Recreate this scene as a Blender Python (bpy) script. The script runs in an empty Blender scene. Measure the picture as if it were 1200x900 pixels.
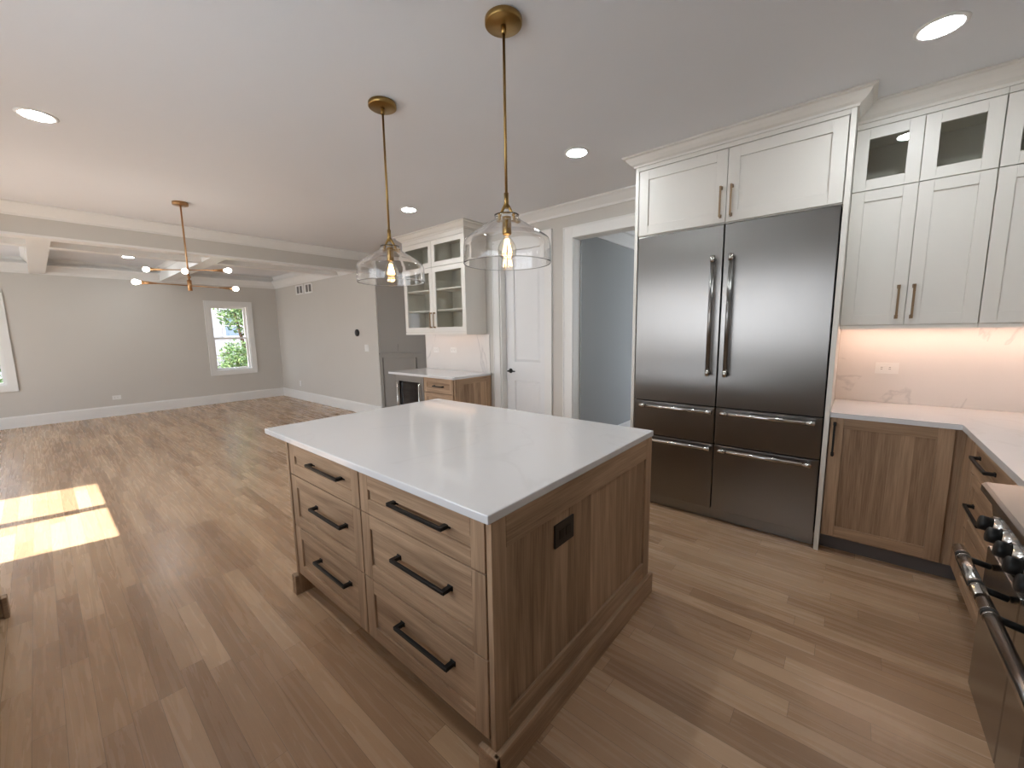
import bpy, bmesh, math, random
from mathutils import Vector, Matrix
random.seed(7)
S = bpy.context.scene
COL = S.collection

# ------------------------------------------------------------------ camera
F_PX, YAW, PITCH, ROLL, CAM_H = 471.31357, 0.70526, -0.13106, -0.01548, 1.44454
fw = Vector((-math.sin(YAW)*math.cos(PITCH), math.cos(YAW)*math.cos(PITCH), math.sin(PITCH)))
rt = Vector((math.cos(YAW), math.sin(YAW), 0)); up = rt.cross(fw)
r2 = rt*math.cos(ROLL) + up*math.sin(ROLL); u2 = -rt*math.sin(ROLL) + up*math.cos(ROLL)
cam = bpy.data.cameras.new('camera'); camo = bpy.data.objects.new('camera', cam); COL.objects.link(camo)
M = Matrix.Identity(4)
for i in range(3):
    M[i][0], M[i][1], M[i][2] = r2[i], u2[i], -fw[i]
M.translation = Vector((0, 0, CAM_H)); camo.matrix_world = M
cam.sensor_fit = 'HORIZONTAL'; cam.sensor_width = 36; cam.lens = F_PX/1200*36; cam.clip_start = .02; cam.clip_end = 200
S.camera = camo

# ------------------------------------------------------------------ light
SKY, SUN, CAN, EXPO = 2.9, 8.8, 94.0, 0.9
SUN_EL, SUN_AZ = math.radians(58), (0.2, 1.0)      # horizontal heading of the sunlight
w = bpy.data.worlds.new('sky'); S.world = w; w.use_nodes = True
nt = w.node_tree; bg = nt.nodes['Background']
tc = nt.nodes.new('ShaderNodeTexCoord'); sp = nt.nodes.new('ShaderNodeSeparateXYZ'); cr = nt.nodes.new('ShaderNodeValToRGB')
nt.links.new(tc.outputs['Generated'], sp.inputs[0]); nt.links.new(sp.outputs['Z'], cr.inputs[0]); nt.links.new(cr.outputs[0], bg.inputs['Color'])
cr.color_ramp.elements[0].color = (.93, .96, 1, 1); cr.color_ramp.elements[1].color = (.62, .78, 1, 1); cr.color_ramp.elements[1].position = .8
bg.inputs['Strength'].default_value = SKY
sl = bpy.data.lights.new('sun', 'SUN'); so = bpy.data.objects.new('sun', sl); COL.objects.link(so)
sl.energy = SUN; sl.angle = .009; sl.color = (1, .97, .9)
hd = Vector((SUN_AZ[0], SUN_AZ[1], 0)).normalized()
sdir = Vector((hd.x*math.cos(SUN_EL), hd.y*math.cos(SUN_EL), -math.sin(SUN_EL)))
so.rotation_euler = sdir.to_track_quat('-Z', 'Y').to_euler(); so.location = (-5, -8, 9)
S.view_settings.view_transform = 'Standard'; S.view_settings.look = 'None'; S.view_settings.gamma = 1
S.view_settings.use_curve_mapping = False; S.view_settings.exposure = EXPO
S.cycles.use_denoising = True; S.cycles.max_bounces = 12; S.cycles.diffuse_bounces = 6; S.cycles.glossy_bounces = 5
S.cycles.transparent_max_bounces = 16; S.cycles.transmission_bounces = 12; S.cycles.sample_clamp_indirect = 6
S.cycles.use_light_tree = True

# ------------------------------------------------------------------ materials
def mat(name):
    m = bpy.data.materials.new(name); m.use_nodes = True
    return m, m.node_tree, m.node_tree.nodes['Principled BSDF']
def lin(c):
    return tuple((x/255/12.92 if x/255 <= .04045 else ((x/255+.055)/1.055)**2.4) for x in c) + (1,)
def N(nt, t, **kw):
    n = nt.nodes.new(t)
    for k, v in kw.items(): setattr(n, k, v)
    return n
def L(nt, a, b): nt.links.new(a, b)
def mth(nt, op, a, b=None, c=None):
    n = N(nt, 'ShaderNodeMath', operation=op)
    for i, v in enumerate((a, b, c)):
        if v is None: continue
        if isinstance(v, (int, float)): n.inputs[i].default_value = v
        else: L(nt, v, n.inputs[i])
    return n.outputs[0]
def paint(name, c, rough=.5, bump=.02, spec=.4):
    m, nt, b = mat(name); b.inputs['Roughness'].default_value = rough; b.inputs['Specular IOR Level'].default_value = spec
    g = N(nt, 'ShaderNodeNewGeometry'); n = N(nt, 'ShaderNodeTexNoise'); n.inputs['Scale'].default_value = 1.3; n.inputs['Detail'].default_value = 3
    L(nt, g.outputs['Position'], n.inputs['Vector'])
    mx = N(nt, 'ShaderNodeMix', data_type='RGBA'); L(nt, n.outputs['Fac'], mx.inputs[0])
    c0 = lin(c); mx.inputs[6].default_value = tuple(x*.97 for x in c0[:3])+(1,); mx.inputs[7].default_value = tuple(min(1, x*1.03) for x in c0[:3])+(1,)
    L(nt, mx.outputs[2], b.inputs['Base Color'])
    if bump:
        f = N(nt, 'ShaderNodeTexNoise'); f.inputs['Scale'].default_value = 160; L(nt, g.outputs['Position'], f.inputs['Vector'])
        bp = N(nt, 'ShaderNodeBump'); bp.inputs['Strength'].default_value = bump; bp.inputs['Distance'].default_value = .01
        L(nt, f.outputs['Fac'], bp.inputs['Height']); L(nt, bp.outputs[0], b.inputs['Normal'])
    return m
def simple(name, c, rough=.4, metal=0, spec=.5):
    m, nt, b = mat(name); b.inputs['Base Color'].default_value = lin(c); b.inputs['Roughness'].default_value = rough
    b.inputs['Metallic'].default_value = metal; b.inputs['Specular IOR Level'].default_value = spec
    n = N(nt, 'ShaderNodeTexNoise'); n.inputs['Scale'].default_value = 30
    mr = N(nt, 'ShaderNodeMapRange'); mr.inputs[3].default_value = rough*.85; mr.inputs[4].default_value = min(1, rough*1.15)
    L(nt, n.outputs['Fac'], mr.inputs[0]); L(nt, mr.outputs[0], b.inputs['Roughness'])
    return m
def emit(name, c, s):
    m = bpy.data.materials.new(name); m.use_nodes = True; nt = m.node_tree; nt.nodes.clear()
    e = N(nt, 'ShaderNodeEmission'); e.inputs[0].default_value = tuple(c)+(1,); e.inputs[1].default_value = s
    o = N(nt, 'ShaderNodeOutputMaterial'); L(nt, e.outputs[0], o.inputs[0]); return m
def wood(name, axis, dark, light, rough=.5, board=None):
    """oak grain running along `axis` (0 x, 1 y, 2 z); board = (axis across, width) gives glued-up boards of varied tone"""
    m, nt, b = mat(name); b.inputs['Roughness'].default_value = rough; b.inputs['Specular IOR Level'].default_value = .35
    t = N(nt, 'ShaderNodeTexCoord'); oi = N(nt, 'ShaderNodeObjectInfo')
    add = N(nt, 'ShaderNodeVectorMath', operation='ADD'); L(nt, t.outputs['Object'], add.inputs[0])
    sc = N(nt, 'ShaderNodeVectorMath', operation='SCALE'); sc.inputs[0].default_value = (7, 13, 5); L(nt, oi.outputs['Random'], sc.inputs['Scale']); L(nt, sc.outputs[0], add.inputs[1])
    vec = add.outputs[0]; tone = None
    if board:
        s = N(nt, 'ShaderNodeSeparateXYZ'); L(nt, t.outputs['Object'], s.inputs[0])
        idx = mth(nt, 'FLOOR', mth(nt, 'DIVIDE', s.outputs[board[0]], board[1]))
        wn = N(nt, 'ShaderNodeTexWhiteNoise', noise_dimensions='1D'); L(nt, idx, wn.inputs['W']); tone = wn.outputs['Value']
        a2 = N(nt, 'ShaderNodeVectorMath', operation='MULTIPLY_ADD'); L(nt, wn.outputs['Color'], a2.inputs[0]); a2.inputs[1].default_value = (9, 9, 9); L(nt, vec, a2.inputs[2]); vec = a2.outputs[0]
    def noise(sa, sx, det, dist=0):
        mp = N(nt, 'ShaderNodeMapping'); v = [sx]*3; v[axis] = sa; mp.inputs['Scale'].default_value = v; L(nt, vec, mp.inputs[0])
        n = N(nt, 'ShaderNodeTexNoise'); n.inputs['Scale'].default_value = 1; n.inputs['Detail'].default_value = det; n.inputs['Distortion'].default_value = dist
        L(nt, mp.outputs[0], n.inputs['Vector']); return n.outputs['Fac']
    a = noise(1.1, 16, 4, 1.2); c = noise(6, 190, 2)
    f = mth(nt, 'ADD', mth(nt, 'MULTIPLY', a, .75), mth(nt, 'MULTIPLY', c, .38))
    if tone is not None: f = mth(nt, 'ADD', f, mth(nt, 'MULTIPLY_ADD', tone, .3, -.15))
    r = N(nt, 'ShaderNodeValToRGB'); e = r.color_ramp.elements; e[0].position = .3; e[1].position = .82
    e[0].color = lin(dark); e[1].color = lin(light); L(nt, f, r.inputs[0]); L(nt, r.outputs[0], b.inputs['Base Color'])
    bp = N(nt, 'ShaderNodeBump'); bp.inputs['Strength'].default_value = .12; bp.inputs['Distance'].default_value = .003; L(nt, c, bp.inputs['Height']); L(nt, bp.outputs[0], b.inputs['Normal'])
    return m
def floor_mat():
    m, nt, b = mat('oak_planks'); b.inputs['Specular IOR Level'].default_value = .45
    g = N(nt, 'ShaderNodeNewGeometry'); s = N(nt, 'ShaderNodeSeparateXYZ'); L(nt, g.outputs['Position'], s.inputs[0])
    x, y = s.outputs[0], s.outputs[1]; W = .083
    yr = mth(nt, 'DIVIDE', y, W); row = mth(nt, 'FLOOR', yr); fy = mth(nt, 'FRACT', yr)
    w1 = N(nt, 'ShaderNodeTexWhiteNoise', noise_dimensions='1D'); L(nt, row, w1.inputs['W'])
    ln = mth(nt, 'MULTIPLY_ADD', w1.outputs['Value'], .55, .62)
    xr = mth(nt, 'DIVIDE', mth(nt, 'MULTIPLY_ADD', w1.outputs['Value'], 37.3, x), ln); col = mth(nt, 'FLOOR', xr); fx = mth(nt, 'FRACT', xr)
    cb = N(nt, 'ShaderNodeCombineXYZ'); L(nt, row, cb.inputs[0]); L(nt, col, cb.inputs[1])
    w2 = N(nt, 'ShaderNodeTexWhiteNoise', noise_dimensions='2D'); L(nt, cb.outputs[0], w2.inputs['Vector'])
    off = N(nt, 'ShaderNodeVectorMath', operation='MULTIPLY_ADD'); L(nt, w2.outputs['Color'], off.inputs[0]); off.inputs[1].default_value = (11, 11, 11); L(nt, g.outputs['Position'], off.inputs[2])
    def noise(sx, sy, det, dist):
        mp = N(nt, 'ShaderNodeMapping'); mp.inputs['Scale'].default_value = (sx, sy, 1); L(nt, off.outputs[0], mp.inputs[0])
        n = N(nt, 'ShaderNodeTexNoise'); n.inputs['Scale'].default_value = 1; n.inputs['Detail'].default_value = det; n.inputs['Distortion'].default_value = dist
        L(nt, mp.outputs[0], n.inputs['Vector']); return n.outputs['Fac']
    a = noise(1.5, 26, 3, 1.4); c = noise(8, 240, 2, 0)
    f = mth(nt, 'ADD', mth(nt, 'MULTIPLY', a, .15), mth(nt, 'MULTIPLY', c, .17)); f = mth(nt, 'ADD', f, mth(nt, 'MULTIPLY_ADD', w2.outputs['Value'], .42, .16))
    r = N(nt, 'ShaderNodeValToRGB'); e = r.color_ramp.elements; e[0].position = .22; e[1].position = .88
    e[0].color = lin((142, 110, 83)); e[1].color = lin((204, 174, 142)); mid = r.color_ramp.elements.new(.5); mid.color = lin((177, 145, 114)); L(nt, f, r.inputs[0])
    ey = mth(nt, 'MULTIPLY', mth(nt, 'MINIMUM', fy, mth(nt, 'SUBTRACT', 1, fy)), W)
    ex = mth(nt, 'MULTIPLY', mth(nt, 'MINIMUM', fx, mth(nt, 'SUBTRACT', 1, fx)), ln)
    gap = mth(nt, 'LESS_THAN', mth(nt, 'MINIMUM', ex, ey), .0009)
    mx = N(nt, 'ShaderNodeMix', data_type='RGBA'); L(nt, mth(nt, 'MULTIPLY', gap, .55), mx.inputs[0]); L(nt, r.outputs[0], mx.inputs[6]); mx.inputs[7].default_value = lin((70, 50, 36)); L(nt, mx.outputs[2], b.inputs['Base Color'])
    mr = N(nt, 'ShaderNodeMapRange'); mr.inputs[3].default_value = .2; mr.inputs[4].default_value = .34; L(nt, a, mr.inputs[0]); L(nt, mr.outputs[0], b.inputs['Roughness'])
    bp = N(nt, 'ShaderNodeBump'); bp.inputs['Strength'].default_value = .15; bp.inputs['Distance'].default_value = .002
    L(nt, mth(nt, 'SUBTRACT', mth(nt, 'MULTIPLY', c, .4), gap), bp.inputs['Height']); L(nt, bp.outputs[0], b.inputs['Normal'])
    return m
def quartz(name, base, vein, rough, seed, amount=.5):
    m, nt, b = mat(name); b.inputs['Roughness'].default_value = rough; b.inputs['Specular IOR Level'].default_value = .5
    g = N(nt, 'ShaderNodeNewGeometry'); mp = N(nt, 'ShaderNodeMapping'); mp.inputs['Location'].default_value = (seed, seed*.7, seed*1.3); mp.inputs['Rotation'].default_value = (.3, .5, .6); L(nt, g.outputs['Position'], mp.inputs[0])
    n = N(nt, 'ShaderNodeTexNoise'); n.inputs['Scale'].default_value = 1.15; n.inputs['Detail'].default_value = 6; n.inputs['Distortion'].default_value = .9; L(nt, mp.outputs[0], n.inputs['Vector'])
    d = mth(nt, 'ABSOLUTE', mth(nt, 'SUBTRACT', n.outputs['Fac'], .5))
    v = mth(nt, 'SUBTRACT', 1, mth(nt, 'MINIMUM', mth(nt, 'MULTIPLY', d, 75), 1))
    n2 = N(nt, 'ShaderNodeTexNoise'); n2.inputs['Scale'].default_value = 2.1; L(nt, mp.outputs[0], n2.inputs['Vector'])
    k = mth(nt, 'MULTIPLY', mth(nt, 'GREATER_THAN', n2.outputs['Fac'], .5), mth(nt, 'MULTIPLY', v, amount))
    n3 = N(nt, 'ShaderNodeTexNoise'); n3.inputs['Scale'].default_value = 3; n3.inputs['Detail'].default_value = 4; L(nt, mp.outputs[0], n3.inputs['Vector'])
    k = mth(nt, 'ADD', k, mth(nt, 'MULTIPLY', n3.outputs['Fac'], .12))
    mx = N(nt, 'ShaderNodeMix', data_type='RGBA'); L(nt, k, mx.inputs[0]); mx.inputs[6].default_value = lin(base); mx.inputs[7].default_value = lin(vein); L(nt, mx.outputs[2], b.inputs['Base Color'])
    return m
def brushed(name, c, rough, spread):
    """stainless steel brushed vertically, so reflections smear sideways"""
    m, nt, b = mat(name); b.inputs['Base Color'].default_value = lin(c); b.inputs['Metallic'].default_value = 1; b.inputs['Roughness'].default_value = rough
    b.inputs['Anisotropic'].default_value = spread
    t = N(nt, 'ShaderNodeTangent', direction_type='RADIAL', axis='Z'); L(nt, t.outputs[0], b.inputs['Tangent'])
    g = N(nt, 'ShaderNodeNewGeometry'); mp = N(nt, 'ShaderNodeMapping'); mp.inputs['Scale'].default_value = (260, 260, 1.2); L(nt, g.outputs['Position'], mp.inputs[0])
    n = N(nt, 'ShaderNodeTexNoise'); n.inputs['Scale'].default_value = 1; n.inputs['Detail'].default_value = 2; L(nt, mp.outputs[0], n.inputs['Vector'])
    mr = N(nt, 'ShaderNodeMapRange'); mr.inputs[3].default_value = rough*.9; mr.inputs[4].default_value = rough*1.1; L(nt, n.outputs['Fac'], mr.inputs[0]); L(nt, mr.outputs[0], b.inputs['Roughness'])
    return m
def pane_mat(name, tint=(1, 1, 1), refl=1.0):
    m = bpy.data.materials.new(name); m.use_nodes = True; nt = m.node_tree; nt.nodes.clear()
    t = N(nt, 'ShaderNodeBsdfTransparent'); t.inputs[0].default_value = tuple(tint)+(1,)
    g = N(nt, 'ShaderNodeBsdfGlossy'); g.inputs['Roughness'].default_value = .02
    f = N(nt, 'ShaderNodeLayerWeight'); f.inputs[0].default_value = .5
    fr_ = mth(nt, 'MULTIPLY_ADD', mth(nt, 'POWER', f.outputs['Facing'], 5), .9, .042)
    x = N(nt, 'ShaderNodeMixShader'); L(nt, mth(nt, 'MULTIPLY', fr_, refl), x.inputs[0]); L(nt, t.outputs[0], x.inputs[1]); L(nt, g.outputs[0], x.inputs[2])
    o = N(nt, 'ShaderNodeOutputMaterial'); L(nt, x.outputs[0], o.inputs[0]); return m
def glass_mat(name):
    m = bpy.data.materials.new(name); m.use_nodes = True; nt = m.node_tree; nt.nodes.clear()
    g = N(nt, 'ShaderNodeBsdfGlass'); g.inputs['IOR'].default_value = 1.45; g.inputs['Roughness'].default_value = 0
    o = N(nt, 'ShaderNodeOutputMaterial'); L(nt, g.outputs[0], o.inputs[0]); return m

OAK_D, OAK_L = (124, 98, 75), (194, 164, 134)
X = dict(
    floor=floor_mat(), ceiling=paint('ceiling_paint', (220, 221, 224), .75, .03), wall=paint('greige_wall_paint', (201, 197, 190), .7, .03),
    hallwall=paint('grey_wall_paint', (160, 163, 163), .7, .03), trim=paint('white_trim_paint', (228, 227, 224), .35, 0), cab=paint('white_cabinet_paint', (222, 218, 211), .4, 0),
    cabin=paint('cabinet_interior', (206, 202, 190), .5, 0), wains_shade=paint('wainscot_shaded_wall_paint', (130, 124, 117), .5, 0),
    door=paint('white_door_paint', (226, 226, 226), .35, 0),
    wz=wood('oak_vertical', 2, OAK_D, OAK_L), wx=wood('oak_lengthwise', 0, OAK_D, OAK_L), wy=wood('oak_crosswise', 1, OAK_D, OAK_L),
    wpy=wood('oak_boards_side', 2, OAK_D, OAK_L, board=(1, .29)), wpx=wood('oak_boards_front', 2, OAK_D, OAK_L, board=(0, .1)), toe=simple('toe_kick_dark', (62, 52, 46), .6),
    toeg=simple('toe_kick_grey', (96, 92, 92), .5),
    quartz=quartz('white_quartz', (219, 219, 220), (188, 186, 186), .09, 3.1, .14), splash=quartz('veined_quartz', (231, 227, 223), (160, 158, 160), .16, 5.2, .3),
    steel=brushed('brushed_steel', (143, 141, 139), .3, .75), steely=brushed('brushed_steel_side', (150, 147, 143), .22, .6), chrome=simple('polished_steel', (205, 203, 200), .16, 1), seam=simple('dark_seam', (18, 17, 16), .7),
    brass=simple('aged_brass', (158, 128, 78), .3, 1), brassr=simple('satin_brass', (186, 146, 104), .28, 1), bronze=simple('champagne_bronze', (150, 126, 100), .35, 1), black=simple('black_metal', (14, 14, 14), .45, 0, .4), iron=simple('cast_iron', (20, 20, 20), .6),
    blackp=simple('black_plastic', (10, 10, 11), .4), whitep=simple('white_plastic', (232, 231, 228), .35), grey=simple('grey_slots', (110, 108, 104), .5),
    pane=pane_mat('window_glass'), cpane=pane_mat('cabinet_glass', (.95, .955, .945), 1.2), dark=simple('dark_oven_glass', (9, 11, 16), .06), glass=glass_mat('clear_glass'),
    can=emit('downlight_lens', (.90, .965, 1), CAN), bulb=emit('bulb_glow', (1, .95, .86), 13), filament=emit('filament', (1, .62, .28), 120), led=emit('warm_led', (1, .66, .51), 19), ledb=emit('soft_led', (1, .66, .48), 5),
)
# ------------------------------------------------------------------ mesh helpers
Z = Vector((0, 0, 1))
class Fr:
    def __init__(s, o, u, n): s.o, s.u, s.n = Vector(o), Vector(u), Vector(n)
    def __call__(s, u, v, n): return s.o + s.u*u + Z*v + s.n*n
W0 = Fr((0, 0, 0), (1, 0, 0), (0, 1, 0))          # world: (x, z, y)
class MB:
    def __init__(s): s.v, s.f, s.m, s.sm = [], [], [], []
    def face(s, pts, mi=0, smooth=False):
        k = len(s.v); s.v += [Vector(p) for p in pts]; s.f.append(list(range(k, k+len(pts)))); s.m.append(mi); s.sm.append(smooth)
    def hexa(s, p, mi=0):
        k = len(s.v); s.v += [Vector(q) for q in p]
        for q in ((0, 3, 2, 1), (4, 5, 6, 7), (0, 1, 5, 4), (1, 2, 6, 5), (2, 3, 7, 6), (3, 0, 4, 7)):
            s.f.append([k+i for i in q]); s.m.append(mi); s.sm.append(False)
        return s
    def box(s, x0, x1, y0, y1, z0, z1, mi=0):
        return s.hexa([(x0, y0, z0), (x1, y0, z0), (x1, y1, z0), (x0, y1, z0), (x0, y0, z1), (x1, y0, z1), (x1, y1, z1), (x0, y1, z1)], mi)
    def fbox(s, F, u0, u1, v0, v1, n0, n1, mi=0):
        return s.hexa([F(u0, v0, n0), F(u1, v0, n0), F(u1, v0, n1), F(u0, v0, n1), F(u0, v1, n0), F(u1, v1, n0), F(u1, v1, n1), F(u0, v1, n1)], mi)
    def tube(s, pts, r, seg=12, mi=0, cap=True, smooth=True):
        pts = [Vector(p) for p in pts]; rs = r if isinstance(r, (list, tuple)) else [r]*len(pts); k0 = len(s.v); rings = []
        ref = None
        for i, p in enumerate(pts):
            t = (pts[min(i+1, len(pts)-1)] - pts[max(i-1, 0)]).normalized()
            if ref is None: ref = Vector((0, 0, 1)) if abs(t.z) < .9 else Vector((1, 0, 0))
            a = (ref - t*ref.dot(t)).normalized(); b = t.cross(a); ref = a
            rings.append([len(s.v)+j for j in range(seg)])
            s.v += [p + (a*math.cos(2*math.pi*j/seg) + b*math.sin(2*math.pi*j/seg))*rs[i] for j in range(seg)]
        for A, B in zip(rings, rings[1:]):
            for j in range(seg): s.f.append([A[j], A[(j+1) % seg], B[(j+1) % seg], B[j]]); s.m.append(mi); s.sm.append(smooth)
        if cap:
            s.f.append(rings[0][::-1]); s.m.append(mi); s.sm.append(False); s.f.append(rings[-1]); s.m.append(mi); s.sm.append(False)
        return s
    def lathe(s, c, prof, seg=32, mi=0, smooth=True, axis=None, closed=False):
        """prof: (radius, height) pairs about a vertical (or given) axis through c"""
        c = Vector(c); ax = Vector(axis).normalized() if axis else Z
        a = (Vector((1, 0, 0)) if abs(ax.x) < .9 else Vector((0, 1, 0))); a = (a - ax*a.dot(ax)).normalized(); b = ax.cross(a)
        rings = []
        for r, h in prof:
            rings.append([len(s.v)+j for j in range(seg)])
            s.v += [c + ax*h + (a*math.cos(2*math.pi*j/seg) + b*math.sin(2*math.pi*j/seg))*max(r, 1e-5) for j in range(seg)]
        pr = list(zip(rings, rings[1:])) + ([(rings[-1], rings[0])] if closed else [])
        for A, B in pr:
            for j in range(seg): s.f.append([A[j], A[(j+1) % seg], B[(j+1) % seg], B[j]]); s.m.append(mi); s.sm.append(smooth)
        if not closed:
            for R, rev in ((rings[0], True), (rings[-1], False)): s.f.append(R[::-1] if rev else R); s.m.append(mi); s.sm.append(False)
        return s
    def sweep(s, path, prof, mi=0):
        """extrude a moulding profile of (out, z) points along a polyline of (x, y); out is to the right of travel, corners mitred"""
        P = [Vector((x, y, 0)) for x, y in path]; rings = []
        for i, p in enumerate(P):
            d0 = (P[i]-P[i-1]).normalized() if i else None; d1 = (P[i+1]-P[i]).normalized() if i < len(P)-1 else None
            n0 = Vector((d0.y, -d0.x, 0)) if d0 else None; n1 = Vector((d1.y, -d1.x, 0)) if d1 else None
            if n0 is None: m = n1
            elif n1 is None: m = n0
            else: m = (n0+n1); m = m/ (1+n0.dot(n1))
            rings.append([len(s.v)+j for j in range(len(prof))]); s.v += [p + m*o + Z*z for o, z in prof]
        k = len(prof)
        for A, B in zip(rings, rings[1:]):
            for j in range(k): s.f.append([A[j], A[(j+1) % k], B[(j+1) % k], B[j]]); s.m.append(mi); s.sm.append(False)
        s.f.append(rings[0][::-1]); s.m.append(mi); s.sm.append(False); s.f.append(rings[-1]); s.m.append(mi); s.sm.append(False)
        return s
    def build(s, name, mats, parent=None, loc=None, bevel=0, seg=2):
        if not isinstance(mats, (list, tuple)): mats = [mats]
        if parent is not None: o0 = base_of(parent)
        elif loc is not None: o0 = Vector(loc)
        else:
            xs = [v.x for v in s.v]; ys = [v.y for v in s.v]; zs = [v.z for v in s.v]
            o0 = Vector(((min(xs)+max(xs))/2, (min(ys)+max(ys))/2, min(zs)))
        me = bpy.data.meshes.new(name); me.from_pydata([v-o0 for v in s.v], [], s.f)
        for m in mats: me.materials.append(m)
        for p, mi, sm in zip(me.polygons, s.m, s.sm): p.material_index = mi; p.use_smooth = sm
        bm = bmesh.new(); bm.from_mesh(me); bmesh.ops.recalc_face_normals(bm, faces=bm.faces); bm.to_mesh(me); bm.free()
        o = bpy.data.objects.new(name, me); COL.objects.link(o)
        if parent is not None: o.parent = parent
        else: o.location = o0
        if bevel:
            b = o.modifiers.new('edges', 'BEVEL'); b.width = bevel; b.segments = seg; b.limit_method = 'ANGLE'; b.angle_limit = math.radians(50); b.harden_normals = False
        return o
def base_of(o):
    v = Vector((0, 0, 0))
    while o is not None: v += o.location; o = o.parent
    return v
def tag(o, label=None, cat=None, group=None, kind=None):
    for k, v in (('label', label), ('category', cat), ('group', group), ('kind', kind)):
        if v: o[k] = v
    return o
def thing(name, loc, label, cat, group=None, kind=None):
    o = bpy.data.objects.new(name, None); COL.objects.link(o); o.location = loc; o.empty_display_size = .1
    return tag(o, label, cat, group, kind)
def copy_tree(o, parent=None, loc=None):
    c = o.copy(); COL.objects.link(c)
    if parent is not None: c.parent = parent
    if loc is not None: c.location = loc
    for ch in [k for k in COL.objects if k.parent == o]: copy_tree(ch, c)
    return c
def struct(o): o['kind'] = 'structure'; return o

def shaker(mb, F, u0, u1, v0, v1, t=.02, rail=.062, dep=.009, ms=0, mr=1, mp=2, hole=False):
    mb.fbox(F, u0, u0+rail, v0, v1, 0, t, ms); mb.fbox(F, u1-rail, u1, v0, v1, 0, t, ms)
    mb.fbox(F, u0+rail, u1-rail, v0, v0+rail, 0, t, mr); mb.fbox(F, u0+rail, u1-rail, v1-rail, v1, 0, t, mr)
    if not hole: mb.fbox(F, u0+rail, u1-rail, v0+rail, v1-rail, 0, t-dep, mp)
def pull(F, u, v, ln, vert, m, parent, t=.02, r=.0055, off=.032, name='handle'):
    """bar pull with two flared feet"""
    mb = MB(); h = ln/2
    def q(a, b, c0, c1, d0, d1):
        if vert: mb.fbox(F, u+c0, u+c1, v+a, v+b, d0, d1)
        else: mb.fbox(F, u+a, u+b, v+c0, v+c1, d0, d1)
    q(-h, h, -r, r, t+off-r, t+off+r)
    for s in (-1, 1):
        q(s*h-(r if s < 0 else 2.2*r), s*h+(2.2*r if s < 0 else r), -r*1.1, r*1.1, t, t+off+r*.8)
        q(s*h-(r*1.5 if s < 0 else 2.6*r), s*h+(2.6*r if s < 0 else r*1.5), -r*1.5, r*1.5, t, t+.005)
    return mb.build(name, m, parent, bevel=.0012, seg=1)
def tube_pull(F, u, v, ln, vert, parent, t=.03, r=.0145, off=.05):
    mb = MB(); h = ln/2
    P = (lambda a, n: F(u, v+a, n)) if vert else (lambda a, n: F(u+a, v, n))
    mb.tube([P(-h, t+off), P(h, t+off)], r, 16)
    for s in (-1, 1):
        mb.tube([P(s*h, t+off), P(s*(h-.045), t+off)], r*1.12, 16, 1)
        mb.tube([P(s*(h-.022), t), P(s*(h-.022), t+off)], r*.95, 12, 1)
    return mb.build('handle', [X['steel'] if vert else X['chrome'], X['chrome']], parent)
def wall_with_holes(name, u0, u1, z0, z1, holes, place, m):
    """place(ua, ub, za, zb) gives a box; holes are (u0, u1, z0, z1)"""
    us = sorted({u0, u1} | {h[0] for h in holes} | {h[1] for h in holes}); mb = MB()
    for a, b in zip(us, us[1:]):
        c = (a+b)/2; hs = sorted([h for h in holes if h[0] <= c <= h[1]], key=lambda h: h[2]); z = z0
        for h in hs:
            if h[2] > z+1e-4: mb.box(*place(a, b, z, h[2]))
            z = h[3]
        if z < z1-1e-4: mb.box(*place(a, b, z, z1))
    return struct(mb.build(name, m, loc=(0, 0, 0)))

# ------------------------------------------------------------------ dimensions
CEIL, YW, XF, YR = 2.745, 3.775, -10.327, 3.72      # ceiling, kitchen back wall, far wall, family room's long wall
YS = -1.0                                           # wall behind the camera
# ------------------------------------------------------------------ shell
struct(MB().box(XF-.2, 1.3, -2.4, YW+.13, -.12, 0).box(XF-.2, -.48, YW+.13, 7.6, -.12, 0).build('floor', X['floor'], loc=(0, 0, -.12)))
struct(MB().box(-6.4, 1.3, YS-.15, YW+.13, CEIL, CEIL+.12).box(-6.4, -.48, YW+.13, 7.6, CEIL, CEIL+.12).box(XF-.2, -6.4, -2.4, 7.6, CEIL, CEIL+.12).build('ceiling', X['ceiling'], loc=(0, 0, CEIL)))
DO = (-3.39, -2.70, 0, 2.44); DW = (-2.335, -1.44, 0, 2.405)
wall_with_holes('wall_back', -4.9, 1.27, 0, CEIL, [DO, DW], lambda a, b, c, d: (a, b, YW, YW+.13, c, d), X['wall'])
struct(MB().box(1.145, 1.27, YS-.15, YW, 0, CEIL).build('wall_right', X['wall'], loc=(0, 0, 0)))
struct(MB().box(XF, -6.1, YR, YR+.12, 0, CEIL).build('wall_family_side', X['wall'], loc=(0, 0, 0)))
WIN = [(2.42, 3.11, .69, 2.075), (-1.04, -.35, .69, 2.075)]
wall_with_holes('wall_far', -2.4, YR+.12, 0, CEIL, WIN, lambda a, b, c, d: (XF-.14, XF, a, b, c, d), X['wall'])
wall_with_holes('wall_family_front', XF, -6.4, 0, CEIL, [(-9.3, -6.7, .3, 2.4)], lambda a, b, c, d: (a, b, -2.35, -2.2, c, d), X['wall'])
struct(MB().box(-6.5, -6.38, -2.35, YS-.15, 0, CEIL).build('wall_jog', X['wall'], loc=(0, 0, 0)))
PD = (-5.98, -4.22, .02, 2.27); SW = (-3.0, -.3, 1.04, 2.32)
wall_with_holes('wall_front', -6.5, 1.27, 0, CEIL, [PD, SW], lambda a, b, c, d: (a, b, YS-.15, YS, c, d), X['wall'])
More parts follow.
